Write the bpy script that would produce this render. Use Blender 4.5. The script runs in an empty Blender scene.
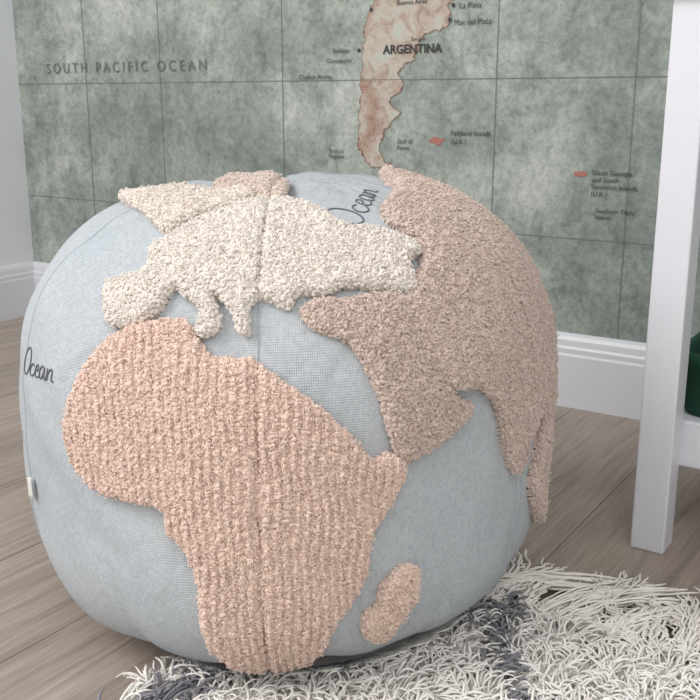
import bpy, bmesh, math, random
import numpy as np
from mathutils import Vector, Matrix
rng=np.random.default_rng(7); random.seed(7)
sc=bpy.context.scene
sc.view_settings.view_transform='Standard'
col=sc.collection
cd=bpy.data.cameras.new('camera'); cam=bpy.data.objects.new('camera',cd); col.objects.link(cam)
cam.location=(1.885,-1.506,0.5); cam.rotation_euler=(math.radians(75.4),0,math.radians(33.1)); cd.sensor_width=36; cd.lens=49.58; cd.clip_start=.02
sc.camera=cam

# ---------------------------------------------------------------- helpers
def s2l(c):
    c=[x/255 for x in c]
    return tuple((x/12.92 if x<=.04045 else ((x+.055)/1.055)**2.4) for x in c)
def mat(name,color=(200,200,200),rough=.8,spec=.3):
    m=bpy.data.materials.new(name); m.use_nodes=True
    b=m.node_tree.nodes['Principled BSDF']
    b.inputs['Base Color'].default_value=(*s2l(color),1); b.inputs['Roughness'].default_value=rough
    b.inputs['Specular IOR Level'].default_value=spec
    return m,m.node_tree,b
def N(nt,t,**k):
    n=nt.nodes.new(t)
    for a,v in k.items(): setattr(n,a,v)
    return n
def ramp(nt,stops,src):
    r=N(nt,'ShaderNodeValToRGB'); el=r.color_ramp.elements
    while len(el)<len(stops): el.new(.5)
    for e_,(p,c) in zip(el,stops): e_.position=p; e_.color=(*s2l(c),1)
    nt.links.new(src,r.inputs[0]); return r.outputs[0]
def noise(nt,vec,scale,detail=4,rough=.55,dist=0):
    n=N(nt,'ShaderNodeTexNoise'); n.inputs['Scale'].default_value=scale; n.inputs['Detail'].default_value=detail
    n.inputs['Roughness'].default_value=rough; n.inputs['Distortion'].default_value=dist
    if vec is not None: nt.links.new(vec,n.inputs['Vector'])
    return n
def mapping(nt,vec,scale=(1,1,1),rot=(0,0,0),loc=(0,0,0)):
    m=N(nt,'ShaderNodeMapping'); m.inputs['Scale'].default_value=scale; m.inputs['Rotation'].default_value=rot; m.inputs['Location'].default_value=loc
    nt.links.new(vec,m.inputs['Vector']); return m.outputs[0]
def mix(nt,mode,fac,a,b):
    m=N(nt,'ShaderNodeMix',data_type='RGBA',blend_type=mode)
    for s,v in ((m.inputs[0],fac),(m.inputs[6],a),(m.inputs[7],b)):
        if hasattr(v,'is_linked'): nt.links.new(v,s)
        else: s.default_value=v
    return m.outputs[2]
def bump(nt,b,h,strength=.3,dist=.002,chain=None):
    n=N(nt,'ShaderNodeBump'); n.inputs['Strength'].default_value=strength; n.inputs['Distance'].default_value=dist
    nt.links.new(h,n.inputs['Height'])
    if chain is not None: nt.links.new(chain,n.inputs['Normal'])
    nt.links.new(n.outputs[0],b.inputs['Normal']); return n.outputs[0]
def mesh_np(name,verts,faces,material=None,smooth=True,parent=None,colors=None,uv=None):
    verts=np.asarray(verts,dtype=np.float32); faces=np.asarray(faces,dtype=np.int32)
    me=bpy.data.meshes.new(name); k=faces.shape[1]
    me.vertices.add(len(verts)); me.vertices.foreach_set('co',verts.ravel())
    me.loops.add(faces.size); me.loops.foreach_set('vertex_index',faces.ravel())
    me.polygons.add(len(faces)); me.polygons.foreach_set('loop_start',np.arange(0,faces.size,k,dtype=np.int32))
    me.polygons.foreach_set('loop_total',np.full(len(faces),k,dtype=np.int32))
    me.update(calc_edges=True)
    me.polygons.foreach_set('use_smooth',np.full(len(faces),smooth))
    if colors is not None:
        a=me.color_attributes.new('tint','FLOAT_COLOR','POINT')
        c=np.ones((len(verts),4),dtype=np.float32); c[:,:3]=colors; a.data.foreach_set('color',c.ravel())
    if uv is not None:
        u=me.uv_layers.new(name='UVMap'); u.data.foreach_set('uv',np.asarray(uv,dtype=np.float32)[faces.ravel()].ravel())
    if material: me.materials.append(material)
    o=bpy.data.objects.new(name,me); col.objects.link(o)
    if parent: o.parent=parent
    return o
def box(name,lo,hi,material,bev=.002,parent=None):
    bm=bmesh.new(); bmesh.ops.create_cube(bm,size=1)
    for v in bm.verts: v.co=Vector([lo[i] if v.co[i]<0 else hi[i] for i in range(3)])
    if bev: bmesh.ops.bevel(bm,geom=bm.edges[:],offset=bev,segments=2,affect='EDGES',profile=.5)
    me=bpy.data.meshes.new(name); bm.to_mesh(me); bm.free(); me.materials.append(material)
    o=bpy.data.objects.new(name,me); col.objects.link(o)
    if parent: o.parent=parent
    return o
def empty(name,loc=(0,0,0)):
    o=bpy.data.objects.new(name,None); col.objects.link(o); o.empty_display_size=.05; return o
def tubes(P,rad,sides=4):
    n,k,_=P.shape
    T=np.gradient(P,axis=1); T/=np.linalg.norm(T,axis=2,keepdims=True)+1e-9
    ref=np.zeros_like(T); ref[...,0]=.31; ref[...,1]=.17; ref[...,2]=.93
    A=np.cross(T,ref); A/=np.linalg.norm(A,axis=2,keepdims=True)+1e-9; B=np.cross(T,A)
    ang=np.arange(sides)/sides*2*np.pi
    V=P[:,:,None,:]+rad[:,:,None,None]*(np.cos(ang)[None,None,:,None]*A[:,:,None,:]+np.sin(ang)[None,None,:,None]*B[:,:,None,:])
    idx=np.arange(n*k*sides).reshape(n,k,sides)
    a=idx[:,:-1,:]; b=idx[:,1:,:]
    Fc=np.stack([a,np.roll(a,-1,2),np.roll(b,-1,2),b],-1).reshape(-1,4)
    return V.reshape(-1,3),Fc
def catmull(p,n=6,closed=False):
    p=np.array(p,float); out=[]
    m=len(p)
    for i in (range(m) if closed else range(m-1)):
        g=(lambda j:p[j%m]) if closed else (lambda j:p[min(max(j,0),m-1)])
        a,b,c,d=g(i-1),g(i),g(i+1),g(i+2)
        for t in np.arange(n)/n:
            out.append(.5*((2*b)+(-a+c)*t+(2*a-5*b+4*c-d)*t*t+(-a+3*b-3*c+d)*t**3))
    if not closed: out.append(p[-1])
    return np.array(out)
def sdf(pts,poly):
    A=poly; B=np.roll(poly,-1,0); best=np.full(len(pts),1e9); ins=np.zeros(len(pts),bool)
    for a,b in zip(A,B):
        ab=b-a; t=np.clip(((pts-a)@ab)/(ab@ab+1e-12),0,1)
        best=np.minimum(best,np.linalg.norm(pts-(a+t[:,None]*ab),axis=1))
        c=((a[1]>pts[:,1])!=(b[1]>pts[:,1]))
        with np.errstate(divide='ignore',invalid='ignore'):
            xx=(b[0]-a[0])*(pts[:,1]-a[1])/(b[1]-a[1])+a[0]
        ins^=c&(pts[:,0]<xx)
    return np.where(ins,best,-best)

# ---------------------------------------------------------------- pouf surface (star-shaped about C)
C=np.array([1.315,-.753,.211]); R=.254; HU=.214; HD=.203
f=np.array([.602,-.801]); f/=np.linalg.norm(f); e=math.radians(20)
# pattern chart: degrees right / up from the middle of the sewn front panels
F=np.array([math.cos(e)*f[0],math.cos(e)*f[1],math.sin(e)]); RR=np.array([-f[1],f[0],0]); U=np.cross(RR,-F)
def rho(d):
    s=np.hypot(d[...,0],d[...,1])/R; z=d[...,2]; up=np.where(z>0,z/HU,-z/HD)
    n=np.where(z>0,2.75,4.4)
    r=(s**n+up**n)**(-1/n)
    l=np.arctan2(d[...,1],d[...,0]); lr=d@RR; zp=np.clip(z,0,1)
    w=1+.006*np.sin(3*l+1.0+2*z)+.005*np.sin(5*l-4*z)+.010*np.sin(2*l+.5)*zp
    w+=.022*lr*zp
    w+= .007*np.sin(11*l+6*z)*np.clip(.2-z,0,1)
    w+= .0030*np.sin(9*l+3*np.sin(5*z+1)+2)+.0030*np.sin(17*l+4*np.sin(3*z)+14*z)*np.clip(1-zp,0,1)
    w+= .012*np.sin(6*l+1.2)*np.clip((z-.72)/.28,0,1)*np.clip((1-z)/.08,0,1)
    # slouched top: pleats and soft humps (chart degrees)
    cF=np.clip(d@F,-1,1); th=np.degrees(np.arccos(cF)); x_=d@RR; y_=d@U; q=np.hypot(x_,y_)+1e-9; a=x_/q*th; b=y_/q*th
    fade=np.clip((b-36)/16,0,1)
    w-=.030*fade*np.exp(-((a-2.2+.05*(b-50))/2.2)**2)
    w+=.016*fade*np.exp(-((a-10)/6)**2)
    w-=.018*np.clip((b-34)/20,0,1)*np.exp(-((a+18+.25*(b-50))/3.5)**2)
    w-=.014*np.exp(-((b-40-.35*(a+33))/2.6)**2)*np.exp(-((a+38)/13)**2)
    w-=.012*np.exp(-((a+33+.3*(b+50))/1.8)**2)*np.exp(-((b+50)/12)**2)
    w-=.010*np.exp(-((a-33-.2*(b+45))/1.8)**2)*np.exp(-((b+48)/11)**2)
    w-=.006*np.exp(-((a-9-.45*b)/1.6)**2)*np.exp(-((b-2)/7)**2)
    return r*w
def surf(d): return C+d*rho(d)[...,None]
def cdir(a,b):
    th=np.hypot(a,b); t=np.radians(th); k=np.where(th>1e-6,np.sin(t)/np.maximum(th,1e-6),math.pi/180)
    return np.cos(t)[...,None]*F+(a*k)[...,None]*RR+(b*k)[...,None]*U
def cpos(a,b): return surf(cdir(a,b))
def cnorm(a,b):
    h=.4; x=cpos(a+h,b)-cpos(a-h,b); y=cpos(a,b+h)-cpos(a,b-h)
    n=np.cross(x,y); n/=np.linalg.norm(n,axis=-1,keepdims=True); return n
sd=cdir(np.array([-4.2]),np.array([5.6]))[0]; LON0=math.atan2(sd[1],sd[0])
def seam_m(a,b):
    d=cdir(a,b); l=np.arctan2(d[:,1],d[:,0])-LON0; st=math.pi/3
    l=np.abs((l+st/2)%st-st/2); return l*np.hypot(d[:,0],d[:,1])*rho(d)
def P10(s): return np.array([[float(v)/10 for v in q.split(',')] for q in s.split()])
PAT=dict(
africa=P10('-232,98 -167,97 -135,52 -114,30 -55,27 -35,14 10,-20 77,-71 112,-106 154,-150 178,-140 208,-148 220,-166 212,-200 190,-246 154,-309 145,-376 118,-422 86,-462 67,-524 24,-580 -45,-582 -102,-562 -143,-505 -160,-451 -166,-366 -193,-306 -223,-279 -227,-238 -296,-227 -367,-212 -421,-165 -435,-103 -416,-43 -380,13 -329,61 -281,88'),
madagascar=P10('230,-363 255,-380 254,-428 227,-475 202,-518 164,-520 139,-484 143,-453 169,-438 174,-407 199,-374'),
arabia=P10('29,102 63,125 105,123 158,135 226,128 279,59 304,-30 351,-53 349,-80 302,-117 249,-148 213,-159 186,-118 164,-56 136,4 102,50 53,67'),
asia=P10('350,760 420,700 520,640 640,520 690,330 730,160 745,-1 750,-160 730,-300 690,-390 603,-275 642,-192 637,-101 591,-99 558,-180 524,-221 496,-196 457,-114 414,-54 353,-25 316,-30 274,-13 247,40 211,108 227,166 254,207 249,259 212,297 208,348 262,432 320,560'),
europe=P10('-330,181 -308,192 -251,201 -250,247 -206,282 -173,318 -116,346 -67,378 19,382 79,338 121,283 177,273 223,256 257,223 226,197 234,147 203,132 158,139 106,143 71,127 30,133 12,106 -35,126 -55,105 -53,68 -75,71 -85,101 -116,134 -102,84 -131,63 -149,78 -141,113 -169,137 -188,154 -214,115 -251,94 -302,94 -322,120'),
greenland=P10('-480,570 -341,525 -200,500 -98,470 -58,420 -116,366 -173,338 -214,304 -242,301 -317,392'),
america=P10('-196,525 -150,620 -46,650 8,640 8,480 4,395 -36,400 -90,460 -161,485'))
nl,nt_=480,220
L=np.linspace(0,2*np.pi,nl,endpoint=False); T=np.linspace(-np.pi/2+.0005,np.pi/2-.0005,nt_)
l_,t_=np.meshgrid(L,T); d=np.stack([np.cos(t_)*np.cos(l_),np.cos(t_)*np.sin(l_),np.sin(t_)],-1)
PV=surf(d).reshape(-1,3)
ii,jj=np.meshgrid(np.arange(nt_-1),np.arange(nl),indexing='ij')
PF=np.stack([ii*nl+jj,ii*nl+(jj+1)%nl,(ii+1)*nl+(jj+1)%nl,(ii+1)*nl+jj],-1).reshape(-1,4)

# ---------------------------------------------------------------- materials
m_white,nt,b=mat('wall_paint',(226,228,232),.85)
n=noise(nt,None,180,2); bump(nt,b,n.outputs[0],.08,.001)
m_trim,nt,b=mat('trim_paint',(214,215,219),.35,.5)
m_table,nt,b=mat('table_paint',(226,226,231),.4,.4)
m_green,nt,b=mat('green_felt',(28,70,52),.8)
n=noise(nt,None,400,2); bump(nt,b,n.outputs[0],.3,.001)
m_floor,nt,b=mat('wood_floor',(170,150,135),.42,.4)
tc=N(nt,'ShaderNodeTexCoord').outputs['Object']
mp=mapping(nt,tc,rot=(0,0,math.pi/2))
br=N(nt,'ShaderNodeTexBrick'); br.offset=.37; br.inputs['Scale'].default_value=1
br.inputs['Brick Width'].default_value=1.2; br.inputs['Row Height'].default_value=.17; br.inputs['Mortar Size'].default_value=.0010
br.inputs['Color1'].default_value=(*s2l((184,169,157)),1); br.inputs['Color2'].default_value=(*s2l((168,154,143)),1); br.inputs['Mortar'].default_value=(*s2l((120,108,99)),1)
nt.links.new(mp,br.inputs['Vector'])
g1=noise(nt,mapping(nt,tc,(38,2.2,1)),1.6,6,.65,.8)
g2=noise(nt,mapping(nt,tc,(160,5,1)),2,4,.6)
cA=ramp(nt,[(.3,(178,176,174)),(.5,(232,231,230)),(.7,(255,255,255))],g1.outputs[0])
cB=ramp(nt,[(.3,(212,210,208)),(.6,(255,255,255))],g2.outputs[0])
c=mix(nt,'MULTIPLY',.75,br.outputs[0],cA); c=mix(nt,'MULTIPLY',.7,c,cB)
nt.links.new(c,b.inputs['Base Color']); bump(nt,b,g2.outputs[0],.08,.001)
# mural
m_mural,nt,b=mat('mural_print',(140,150,142),.75)
tc=N(nt,'ShaderNodeTexCoord').outputs['Object']
n1=noise(nt,tc,3.8,10,.68,.3); n2=noise(nt,mapping(nt,tc,(1,1,.8),loc=(3,1,2)),15,9,.82,.25); n3=noise(nt,mapping(nt,tc,(1,1,1),loc=(7,0,5)),85,5,.85)
base=ramp(nt,[(.30,(130,139,134)),(.42,(148,156,150)),(.50,(162,169,162)),(.58,(184,189,182)),(.68,(206,208,202))],n1.outputs[0])
sp=ramp(nt,[(.36,(172,179,175)),(.45,(220,223,220)),(.56,(255,255,255))],n2.outputs[0])
sp3=ramp(nt,[(.38,(212,216,213)),(.56,(255,255,255))],n3.outputs[0])
c=mix(nt,'MULTIPLY',.75,base,sp); c=mix(nt,'MULTIPLY',.8,c,sp3)
nt.links.new(c,b.inputs['Base Color'])
m_land,nt,b=mat('mural_land',(176,140,124),.75)
tc=N(nt,'ShaderNodeTexCoord').outputs['Object']; at=N(nt,'ShaderNodeAttribute'); at.attribute_name='tint'
n1=noise(nt,tc,30,9,.75,.6)
c=ramp(nt,[(.34,(150,128,114)),(.46,(178,160,146)),(.54,(190,182,169)),(.64,(184,190,179))],n1.outputs[0]); c=mix(nt,'MULTIPLY',1.0,c,at.outputs[0]); nt.links.new(c,b.inputs['Base Color'])
m_islet,nt,b=mat('mural_islet',(172,114,104),.75)
m_ink,nt,b=mat('mural_ink',(72,70,70),.8)
m_ink2,nt,b=mat('mural_ink_faint',(112,116,115),.8)
m_grid,nt,b=mat('mural_grid',(122,130,126),.8)
# canvas
m_canvas,nt,b=mat('canvas',(200,205,208),.92,.15)
uv=N(nt,'ShaderNodeTexCoord').outputs['UV']
w1=N(nt,'ShaderNodeTexWave',bands_direction='X'); w1.inputs['Scale'].default_value=1; w1.inputs['Distortion'].default_value=.8; w1.inputs['Detail Scale'].default_value=3
w2=N(nt,'ShaderNodeTexWave',bands_direction='Y'); w2.inputs['Scale'].default_value=1; w2.inputs['Distortion'].default_value=.8; w2.inputs['Detail Scale'].default_value=3
nt.links.new(mapping(nt,uv,(170,170,1)),w1.inputs['Vector']); nt.links.new(mapping(nt,uv,(170,170,1)),w2.inputs['Vector'])
wm=mix(nt,'MULTIPLY',1.0,w1.outputs[0],w2.outputs[0])
tco=N(nt,'ShaderNodeTexCoord').outputs['Object']
nz=noise(nt,tco,260,4,.7); nz2=noise(nt,tco,7,3); nz3=noise(nt,mapping(nt,tco,(1.3,1.3,.7)),13,3,.5,.6)
c=ramp(nt,[(0,(186,192,196)),(.4,(207,211,215)),(1,(221,224,227))],wm)
c=mix(nt,'MULTIPLY',.5,c,ramp(nt,[(.35,(214,216,218)),(.6,(255,255,255))],nz.outputs[0]))
c=mix(nt,'MULTIPLY',.5,c,ramp(nt,[(.35,(237,240,242)),(.65,(255,255,255))],nz2.outputs[0]))
nt.links.new(c,b.inputs['Base Color'])
ch=bump(nt,b,nz3.outputs[0],.5,.02)
hb=mix(nt,'ADD',.5,wm,nz.outputs[0]); bump(nt,b,hb,.5,.0013,ch)
def tuft_mat(name,mul=.35):
    m,nt,b=mat(name,(255,255,255),.95,.1)
    a=N(nt,'ShaderNodeAttribute'); a.attribute_name='tint'
    tco=N(nt,'ShaderNodeTexCoord').outputs['Object']; nz=noise(nt,tco,600,3,.7)
    c=mix(nt,'MULTIPLY',mul,a.outputs[0],ramp(nt,[(.3,(215,213,211)),(.6,(255,255,255))],nz.outputs[0]))
    nt.links.new(c,b.inputs['Base Color']); bump(nt,b,nz.outputs[0],.4,.0012)
    b.inputs['Sheen Weight'].default_value=.35
    return m
m_tuft=tuft_mat('cotton_tuft'); m_shag=tuft_mat('shag_yarn')
m_thread,nt,b=mat('lettering_thread',(105,105,110),.9)
m_seam,nt,b=mat('seam_thread',(174,180,185),.9)
m_tag,nt,b=mat('tag_cloth',(222,220,214),.85)

# ---------------------------------------------------------------- room
def quad(name,pts,m,parent=None):
    me=bpy.data.meshes.new(name); me.from_pydata(pts,[],[tuple(range(len(pts)))]); me.materials.append(m)
    o=bpy.data.objects.new(name,me); col.objects.link(o)
    if parent:o.parent=parent
    return o
box('floor',(-.1,-3.2,-.06),(3.6,.1,0),m_floor,0)
box('wall_back',(-.1,0,0),(3.6,.1,2.5),m_white,0)
box('wall_left',(-.1,-3.2,0),(0,0,2.5),m_white,0)
mural=box('map_mural',(0.0,-.002,.12),(3.6,-.0002,2.5),m_mural,0)
def baseboard(name,p0,p1,nrm):
    prof=[(0,0),(.016,0),(.016,.088),(.0145,.092),(.0145,.100),(.012,.104),(.011,.114),(.008,.120),(.003,.124),(0,.124)]
    vs=[];fs=[]
    for p in (p0,p1):
        for o_,z in prof: vs.append((p[0]+nrm[0]*o_,p[1]+nrm[1]*o_,z))
    k=len(prof)
    for i in range(k): fs.append((i,(i+1)%k,k+(i+1)%k,k+i))
    fs+= [tuple(range(k))[::-1],tuple(range(k,2*k))]
    me=bpy.data.meshes.new(name); me.from_pydata(vs,[],fs); me.materials.append(m_trim)
    bm=bmesh.new(); bm.from_mesh(me); bmesh.ops.recalc_face_normals(bm,faces=bm.faces[:]); bm.to_mesh(me); bm.free()
    o=bpy.data.objects.new(name,me); col.objects.link(o)
baseboard('baseboard_back',(0.0,-.002),(3.6,-.002),(0,-1))
baseboard('baseboard_left',(0,-3.2),(0,-.002),(1,0))

# mural print, wall coordinates in metres
def flat_poly(name,pts,m,y,parent=mural):
    me=bpy.data.meshes.new(name); me.from_pydata([(x,y,z) for x,z in pts],[],[tuple(range(len(pts)))]); me.materials.append(m)
    o=bpy.data.objects.new(name,me); col.objects.link(o); o.parent=parent; return o
def roughen(p,amp,n=6):
    out=[]
    for a,b_ in zip(p,np.roll(p,-1,0)):
        for t in np.arange(n)/n: out.append(a+(b_-a)*t+rng.normal(0,amp,2)*(t>0))
    return np.array(out)
sam=np.array([(955,666),(941,642),(937,600),(929,550),(925,498),(921,446),(923,410),(947,382),(993,373),(1014,378),(984,391),(969,420),(978,446),(1012,476),(989,495),(1017,522),(1007,545),(1030,561),(1046,581),(1057,606),(1102,619),(1110,658),(1150,690),(1230,780),(1330,980),(1480,1200),(1500,1380),(1250,1600),(1000,1650),(860,1500),(820,1320),(900,1150),(955,900)])/1000
land=roughen(sam,.003)
g=.0024; X,Z=np.meshgrid(np.arange(.8,1.52,g),np.arange(.34,1.7,g)); s=sdf(np.stack([X.ravel(),Z.ravel()],1),land)
ny,nx=X.shape; I=np.arange(nx*ny).reshape(ny,nx); q=np.stack([I[:-1,:-1],I[:-1,1:],I[1:,1:],I[1:,:-1]],-1).reshape(-1,4); q=q[(s[q]>-.0012).all(1)]
us=np.unique(q); rm=np.full(nx*ny,-1); rm[us]=np.arange(len(us))
edge=(s[us]<.0020)
andes=np.exp(-((X.ravel()[us]-.935-.02*np.sin(Z.ravel()[us]*30))/.013)**2)
tint=np.ones((len(us),3)); tint*=1-andes[:,None]*np.array([.22,.38,.42]); tint[edge]=(.50,.36,.32)
mesh_np('landmass',np.stack([X.ravel()[us],np.full(len(us),-.003),Z.ravel()[us]],1),rm[q],m_land,parent=mural,colors=tint)
def islet(nm,c,w_,h_):
    a=np.linspace(0,2*np.pi,14,endpoint=False); r=1+rng.normal(0,.22,14)
    flat_poly(nm,[(c[0]+w_*r[i]*math.cos(a[i]),c[1]+h_*r[i]*math.sin(a[i])) for i in range(14)],m_islet,-.003)
islet('islet_1',(1.084,.430),.014,.007); islet('islet_2',(1.343,.384),.009,.005)
def strip(nm,x0,x1,z0,z1): quad(nm,[(x0,-.0031,z0),(x1,-.0031,z0),(x1,-.0031,z1),(x0,-.0031,z1)],m_grid,mural)
for k in range(9):
    z=.281+.2515*k; strip(f'parallel_{k+1}',0,3.6,z-.0008,z+.0008)
for i,x in enumerate([.223,.442,.754,1.191,1.42,1.9,2.4,2.9]): strip(f'meridian_{i+1}',x-.0008,x+.0008,.13,2.5)
def label(nm,txt,x,z,h,m,space=1.0):
    cu=bpy.data.curves.new(nm,'FONT'); cu.body=txt; cu.size=h; cu.space_character=space
    cu.materials.append(m); o=bpy.data.objects.new(nm,cu); col.objects.link(o); o.parent=mural
    o.location=(x,-.0046,z); o.rotation_euler=(math.pi/2,0,0); return o
label('label_ocean','SOUTH PACIFIC OCEAN',.100,.555,.030,m_ink2,1.53)
l1=label('label_country','ARGENTINA',.975,.576,.0205,m_ink); l1.data.offset=.0005
for i,(t,x,z,h) in enumerate([('La Plata',1.120,.644,.013),('Mar del Plata',1.111,.618,.013),('Buenos Aires',1.001,.655,.011),('Santiago',.869,.580,.011),('Concepcion',.856,.563,.011),('Chonos Archip.',.793,.535,.012),
   ('Falkland Islands',1.111,.440,.012),('(U.K.)',1.111,.426,.012),('Gulf of\nPenas',1.005,.424,.011),('South Georgia\nand South\nSandwich Islands\n(U.K.)',1.362,.384,.011),('Southern Thule\nIslands',1.371,.325,.010),('Strait of\nMagellan',.859,.404,.010),('San Juan',1.03,.596,.009),('C. Horn',.978,.353,.010)]):
    label(f'label_{i+1}',t,x,z,h,m_ink)
for i,(x,z) in enumerate([(1.109,.650),(1.104,.627),(.925,.583),(.95,.65)]):
    flat_poly(f'city_dot_{i+1}',[(x+.0035*math.cos(a),z+.0035*math.sin(a)) for a in np.linspace(0,2*np.pi,10,endpoint=False)],m_ink,-.0048)

# ---------------------------------------------------------------- pouf
pouf=mesh_np('globe_pouf',PV,PF,m_canvas,uv=np.stack([l_.ravel()*R,t_.ravel()*.24],1))
bm=bmesh.new(); bm.from_mesh(pouf.data)
bmesh.ops.holes_fill(bm,edges=[e_ for e_ in bm.edges if e_.is_boundary],sides=0)
bm.to_mesh(pouf.data); bm.free()
seam=[]
for k in range(6):
    lo=LON0+k*math.pi/3; t=np.linspace(-1.45,1.5,90)
    dd=np.stack([np.cos(t)*math.cos(lo),np.cos(t)*math.sin(lo),np.sin(t)],-1); seam.append(surf(dd)+dd*.0001)
V_,F_=tubes(np.array(seam),np.full((6,90),.0009)); mesh_np('panel_seams',V_,F_,m_seam,parent=pouf)

bmx=bmesh.new(); bmesh.ops.create_icosphere(bmx,subdivisions=2,radius=1); ICV=np.array([v.co[:] for v in bmx.verts]); ICF=np.array([[v.index for v in q_.verts] for q_ in bmx.faces]); bmx.free()
def continent(name,poly,color,h=.0085,rows=0.0,sp=.54,nub=.0018,fuzz=2):
    poly=catmull(poly,4,True)
    lo=poly.min(0)-1; hi=poly.max(0)+1
    g=.45; ax=np.arange(lo[0],hi[0],g); bx=np.arange(lo[1],hi[1],g)
    A,B=np.meshgrid(ax,bx); pts=np.stack([A.ravel(),B.ravel()],1); s=sdf(pts,poly)
    def prof(s,p): 
        base=h*np.sqrt(np.clip(1-(1-np.clip(s/1.5,0,1))**2,0,1))
        return base*(1-.5*np.exp(-(seam_m(p[:,0],p[:,1])/.0022)**2))
    H=np.where(s>0,prof(s,pts),-.004)
    P=cpos(pts[:,0],pts[:,1])+cnorm(pts[:,0],pts[:,1])*H[:,None]
    ny,nx=A.shape; I=np.arange(nx*ny).reshape(ny,nx)
    q=np.stack([I[:-1,:-1],I[:-1,1:],I[1:,1:],I[1:,:-1]],-1).reshape(-1,4)
    q=q[(s[q]>-.4).all(1)]
    used=np.unique(q); rm=np.full(len(pts),-1); rm[used]=np.arange(len(used))
    lc=np.array(s2l(color))
    V=P[used]; Fq=rm[q]
    tris=np.concatenate([Fq[:,[0,1,2]],Fq[:,[0,2,3]]])
    gx=np.arange(lo[0],hi[0],sp); gy=np.arange(lo[1],hi[1],sp*.86)
    A,B=np.meshgrid(gx,gy); 
    if not rows: A=A+(np.arange(len(gy))%2)[:,None]*sp*.5
    jit=.15 if rows else .26
    p2=np.stack([A.ravel(),B.ravel()],1)+rng.normal(0,sp*jit,(A.size,2))
    s2=sdf(p2,poly); k=s2>.1; p2=p2[k]; s2=s2[k]; n=len(p2)
    wob=p2[:,0]+.3*np.sin(p2[:,1]*.35+p2[:,0]*.2)
    ridge=rows*(np.cos(2*np.pi*wob/(sp*3)))*np.clip(.75+.3*np.sin(p2[:,0]*.5+1.5)*np.sin(p2[:,1]*.3),0.1,1)+.0007*np.sin(p2[:,0]*1.9+2*np.sin(p2[:,1]*.8))*np.sin(p2[:,1]*1.6)
    nn=cnorm(p2[:,0],p2[:,1]); c0=cpos(p2[:,0],p2[:,1])+nn*(prof(s2,p2)+ridge+rng.normal(0,.0005,n))[:,None]
    Q,_=np.linalg.qr(rng.normal(size=(n,3,3)))
    scl=nub*np.stack([rng.uniform(.75,1.05,n),rng.uniform(.85,1.2,n),rng.uniform(1.0,1.5,n)],1)
    vv=ICV[None]*(1+rng.normal(0,.12,(n,len(ICV),1)))*scl[:,None,:]
    vv=np.einsum('nij,nkj->nki',Q,vv)+c0[:,None,:]
    tint=lc*(1+rng.normal(0,.03,(n,1)))*(1+rng.normal(0,.008,(n,3)))
    NV=vv.reshape(-1,3); NF=(ICF[None]+(np.arange(n)*len(ICV))[:,None,None]).reshape(-1,3)+len(V)
    colr=np.concatenate([np.tile(lc*.88,(len(V),1)),np.repeat(tint,len(ICV),0)])
    o=mesh_np(name,np.concatenate([V,NV]),np.concatenate([tris,NF]),m_tuft,parent=pouf,colors=colr)
    m=n*fuzz; K=6; cc=np.repeat(c0,fuzz,0)+rng.normal(0,.0009,(m,3)); nr=np.repeat(nn,fuzz,0); cc=cc+nr*rng.uniform(.0003,.0011,(m,1))
    u=rng.normal(size=(m,3)); u-=(u*nr).sum(1,keepdims=True)*nr; u/=np.linalg.norm(u,axis=1,keepdims=True)
    w=nr*.9+.6*rng.normal(size=(m,3)); w-=(w*u).sum(1,keepdims=True)*u; w/=np.linalg.norm(w,axis=1,keepdims=True)
    th=np.linspace(-.3,3.3,K)[None,:]*rng.uniform(.8,1.1,(m,1)); r=rng.uniform(.0008,.0014,(m,1))
    PP=cc[:,None,:]+(r*np.cos(th))[...,None]*u[:,None,:]+(r*np.sin(th))[...,None]*w[:,None,:]
    V2,F2=tubes(PP,np.full((m,K),.00050)*rng.uniform(.7,1.2,(m,1)),4)
    t2=np.repeat(tint,fuzz,0)*1.04*(1+rng.normal(0,.02,(m,1)))
    mesh_np(name+'_loops',V2,F2,m_tuft,parent=o,colors=np.repeat(t2,K*4,0))
continent('africa_tuft',PAT['africa'],(236,210,195),rows=.0014)
continent('madagascar_tuft',PAT['madagascar'],(236,211,196))
continent('arabia_tuft',PAT['arabia'],(214,194,182))
continent('asia_tuft',PAT['asia'],(218,198,186),h=.010)
continent('europe_tuft',PAT['europe'],(238,229,220),h=.010)
continent('greenland_tuft',PAT['greenland'],(236,225,214))
continent('america_tuft',PAT['america'],(224,207,195))
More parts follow.
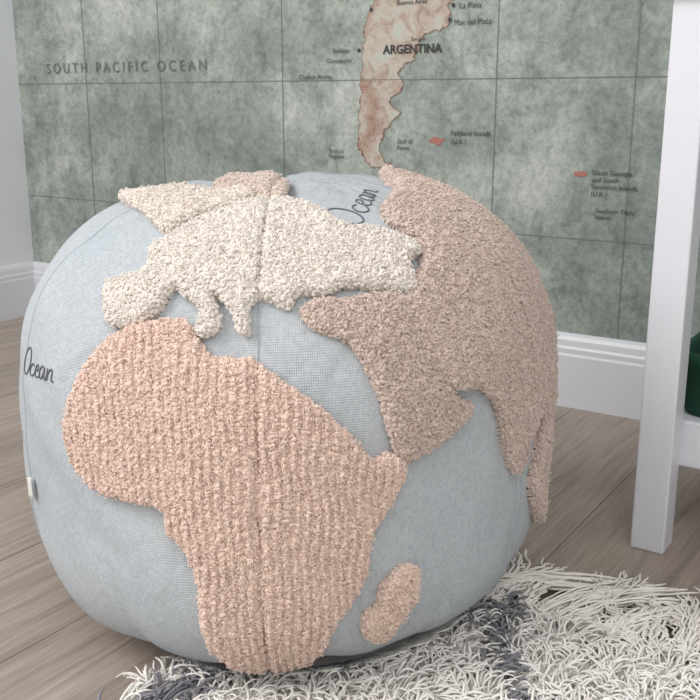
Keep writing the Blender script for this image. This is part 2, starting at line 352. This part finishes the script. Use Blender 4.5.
def script_word(name,p0,p1,shear=.15):
    p0=np.array(p0);p1=np.array(p1);v=p1-p0; scale=np.linalg.norm(v)/2.55; ang=math.atan2(v[1],v[0])
    O=[(.35+.3*math.cos(a),.5+.5*math.sin(a)) for a in np.linspace(1.9,1.9+2*math.pi+.5,16)]
    st=[O,[(1.05,.38),(.9,.45),(.75,.3),(.75,.12),(.9,0),(1.1,.08),(1.2,.2),(1.42,.3),(1.38,.44),(1.25,.42),(1.18,.2),(1.28,.02),(1.5,.05),(1.6,.12)],
        [(1.9,.38),(1.7,.44),(1.55,.25),(1.6,.05),(1.75,.02),(1.9,.3),(1.92,.38),(1.9,.1),(2.0,.02),(2.1,.2),(2.12,.42),(2.12,.0),(2.2,.3),(2.35,.42),(2.42,.3),(2.42,.05),(2.55,.03)]]
    ex=np.array([math.cos(ang),math.sin(ang)]); ey=np.array([-ex[1],ex[0]])
    Vs=[];Fs=[];o=0
    for s in st:
        p=catmull(s,5); p[:,0]+=shear*p[:,1]
        q=p0+scale*(p[:,:1]*ex+p[:,1:]*ey)
        P=cpos(q[:,0],q[:,1])+cnorm(q[:,0],q[:,1])*.0004
        V,Fc=tubes(P[None],np.full((1,len(P)),.00072),5); Vs.append(V);Fs.append(Fc+o);o+=len(V)
    mesh_np(name,np.concatenate(Vs),np.concatenate(Fs),m_thread,parent=pouf)
script_word('lettering_side',(-62.5,4.0),(-47,.4)); script_word('lettering_top',(15.2,28.8),(24,47))
ta=(-63.5,-24.5)
A,B=np.meshgrid(np.linspace(-1.2,1.2,5),np.linspace(-2.6,2.6,7)); P=cpos(ta[0]+A.ravel(),ta[1]+B.ravel())+cnorm(ta[0]+A.ravel(),ta[1]+B.ravel())*(.003+.002*np.abs(A.ravel()))[:,None]
I=np.arange(35).reshape(7,5); tq=np.stack([I[:-1,:-1],I[:-1,1:],I[1:,1:],I[1:,:-1]],-1).reshape(-1,4)
tag=mesh_np('care_tag',P,tq,m_tag,parent=pouf); so=tag.modifiers.new('s','SOLIDIFY'); so.thickness=.001

# ---------------------------------------------------------------- shag rug
RX0,RX1,RY0,RY1=1.335,2.75,-2.3,-.685
rug=box('shag_rug',(RX0,RY0,.0),(RX1,RY1,.006),m_shag,0)
a=rug.data.color_attributes.new('tint','FLOAT_COLOR','POINT'); a.data.foreach_set('color',np.tile([.80,.77,.72,1],len(rug.data.vertices)).astype(np.float32))
def stripe(x,y):
    x=x+.010*np.sin(y*38)+.004*np.sin(x*90); u=(x-1.53)/.57+(y+.70); v=(x-1.53)/.57-(y+.70)
    du=np.abs((u+.30)%.8-.30)*.45; dv=np.abs((v+.30)%.8-.30)*.45
    return np.minimum(du,dv)
def push(P):
    rp=np.hypot(P[...,0]-C[0],P[...,1]-C[1]); lim=np.clip(.186+(P[...,2]-.010)*2.2,.18,.25)
    fx=np.where(rp<lim,lim/np.maximum(rp,.01),1); P[...,0]=C[0]+(P[...,0]-C[0])*fx; P[...,1]=C[1]+(P[...,1]-C[1])*fx
    return P
sx=.0052
X,Y=np.meshgrid(np.arange(RX0-.002,2.25,sx),np.arange(-1.2,RY1+.004,sx)); X=X.ravel()+rng.normal(0,.0020,X.size); Y=Y.ravel()+rng.normal(0,.0020,Y.size)
k=np.hypot(X-C[0],Y-C[1])>.176; X=X[k];Y=Y[k]; n=len(X); K=7
tt=np.linspace(0,1,K)
cl=np.sin(X*70+3*np.sin(Y*55))+np.sin(Y*80+2*np.sin(X*60))
an=(cl*1.1+1.0+rng.normal(0,.55,n))[:,None]
dx=np.cos(an); dy=np.sin(an)
ln=rng.uniform(.012,.030,(n,1)); ph=rng.uniform(0,6.28,(n,1))
P=np.zeros((n,K,3))
P[...,0]=X[:,None]+dx*ln*tt**1.2+.0016*np.sin(7*tt+ph)*tt; P[...,1]=Y[:,None]+dy*ln*tt**1.2+.0016*np.cos(7*tt+ph)*tt
P[...,2]=.004+rng.uniform(.008,.017,(n,1))*np.sin(np.clip(tt*rng.uniform(1.5,2.4,(n,1)),0,2.9))
P=push(P)
rad=np.full((n,K),.00125)*rng.uniform(.7,1.25,(n,1)); rad[:,-1]*=.4; rad[:,-2]*=.8
dark=stripe(X,Y)<.009
lc=np.where(dark[:,None],np.array(s2l((140,138,145))),np.array(s2l((250,246,240))))*(1+rng.normal(0,.03,(n,1)))
V1,F1=tubes(P,rad,4); c1=np.repeat(lc,K*4,0)
K=22; tt=np.linspace(0,1,K); FP=[];FR=[];FC=[]
x=RX0+.01
while x<2.5:
    dirx=rng.normal(.35,.42); L0=rng.uniform(.09,.14); ph=rng.uniform(0,6.28); cv=rng.normal(0,.04)
    for j in range(24):
        x0_=x+rng.normal(0,.0045); d1=dirx+rng.normal(0,.10); L1=L0*rng.uniform(.7,1.1); p=ph+rng.normal(0,.7)
        am=rng.uniform(.001,.0032)
        xx=x0_+d1*L1*tt+cv*tt**2+am*np.sin(tt*24+p); yy=RY1-.012+L1*tt+am*.6*np.cos(tt*21+p)
        zz=.009+rng.uniform(0,.014)*np.sin(tt*3.0)+rng.uniform(0,.006)+.0018*np.sin(tt*25+p); zz=np.maximum(zz*(1-.5*tt),.002)
        P=push(np.stack([xx,yy,zz],-1)); rr=np.full(K,.00135)*rng.uniform(.7,1.25); rr[-1]*=.5
        if np.hypot(xx-C[0],yy-C[1]).min()<.178: continue
        FP.append(P);FR.append(rr);FC.append(np.array(s2l((250,245,237)))*(1+rng.normal(0,.03)))
    x+=rng.uniform(.015,.026)
V2,F2=tubes(np.array(FP),np.array(FR),4); c2=np.repeat(np.array(FC),K*4,0)
mesh_np('shag_pile',np.concatenate([V1,V2]),np.concatenate([F1,F2+len(V1)]),m_shag,parent=rug,colors=np.concatenate([c1,c2]))

# ---------------------------------------------------------------- side table
tb=empty('white_side_table',(0,0,0))
x0,x1,y0,y1=1.599,2.20,-.477,-.045; lw=.038; TH=.601
for i,(a_,b_) in enumerate([(x0,y0),(x1-lw,y0),(x0,y1-lw),(x1-lw,y1-lw)]): box(f'leg_{i+1}',(a_,b_,0),(a_+lw,b_+lw,TH),m_table,.002,tb)
box('top',(x0-.014,y0-.014,TH),(x1+.012,y1+.01,TH+.024),m_table,.004,tb)
box('lower_shelf',(x0+.004,y0+lw,.095),(x1-.004,y1-.002,.150),m_table,.003,tb)
box('apron_back',(x0+lw,y1-.02,TH-.07),(x1-lw,y1-.004,TH),m_table,.001,tb)
bm=bmesh.new()
def rr_(w_,h_,r,z,n=5):
    out=[]
    for cx,cy,a0 in ((w_-r,h_-r,0),(-w_+r,h_-r,90),(-w_+r,-h_+r,180),(w_-r,-h_+r,270)):
        for k in range(n):
            an=math.radians(a0+90*k/(n-1)); out.append(bm.verts.new((cx+r*math.cos(an),cy+r*math.sin(an),z)))
    return out
prev=None; first=None
for w_,h_,z in ((.130,.112,.0),(.134,.116,.008),(.137,.120,.060),(.140,.124,.062),(.140,.124,.074),(.133,.117,.074),(.131,.115,.06),(.127,.109,.010)):
    r=rr_(w_,h_,.03,z)
    if prev:
        for i in range(len(r)): bm.faces.new((prev[i],prev[(i+1)%len(r)],r[(i+1)%len(r)],r[i]))
    else: first=r
    prev=r
bm.faces.new(first[::-1]); bm.faces.new(prev)
me=bpy.data.meshes.new('green_storage_basket'); bm.to_mesh(me); bm.free(); me.materials.append(m_green)
for p_ in me.polygons: p_.use_smooth=True
gb=bpy.data.objects.new('green_storage_basket',me); col.objects.link(gb); gb.location=(1.757,-.308,.1505)

# ---------------------------------------------------------------- light
wd=bpy.data.worlds.new('World'); sc.world=wd; wd.use_nodes=True; bg=wd.node_tree.nodes['Background']; bg.inputs[0].default_value=(.985,.99,1,1); bg.inputs[1].default_value=.74
def area(name,loc,tgt,sx_,sy_,pw,c=(1,1,1)):
    l=bpy.data.lights.new(name,'AREA'); l.shape='RECTANGLE'; l.size=sx_; l.size_y=sy_; l.energy=pw; l.color=c
    o=bpy.data.objects.new(name,l); col.objects.link(o); o.location=loc; o.rotation_euler=(Vector(tgt)-Vector(loc)).to_track_quat('-Z','Y').to_euler()
area('window_light',(.35,-2.3,1.8),(1.3,-.6,.2),1.4,1.4,46,(1,.992,.985))
area('room_light',(2.6,-2.2,2.3),(1.5,-.5,.2),1.0,1.0,13,(1,.985,.97))
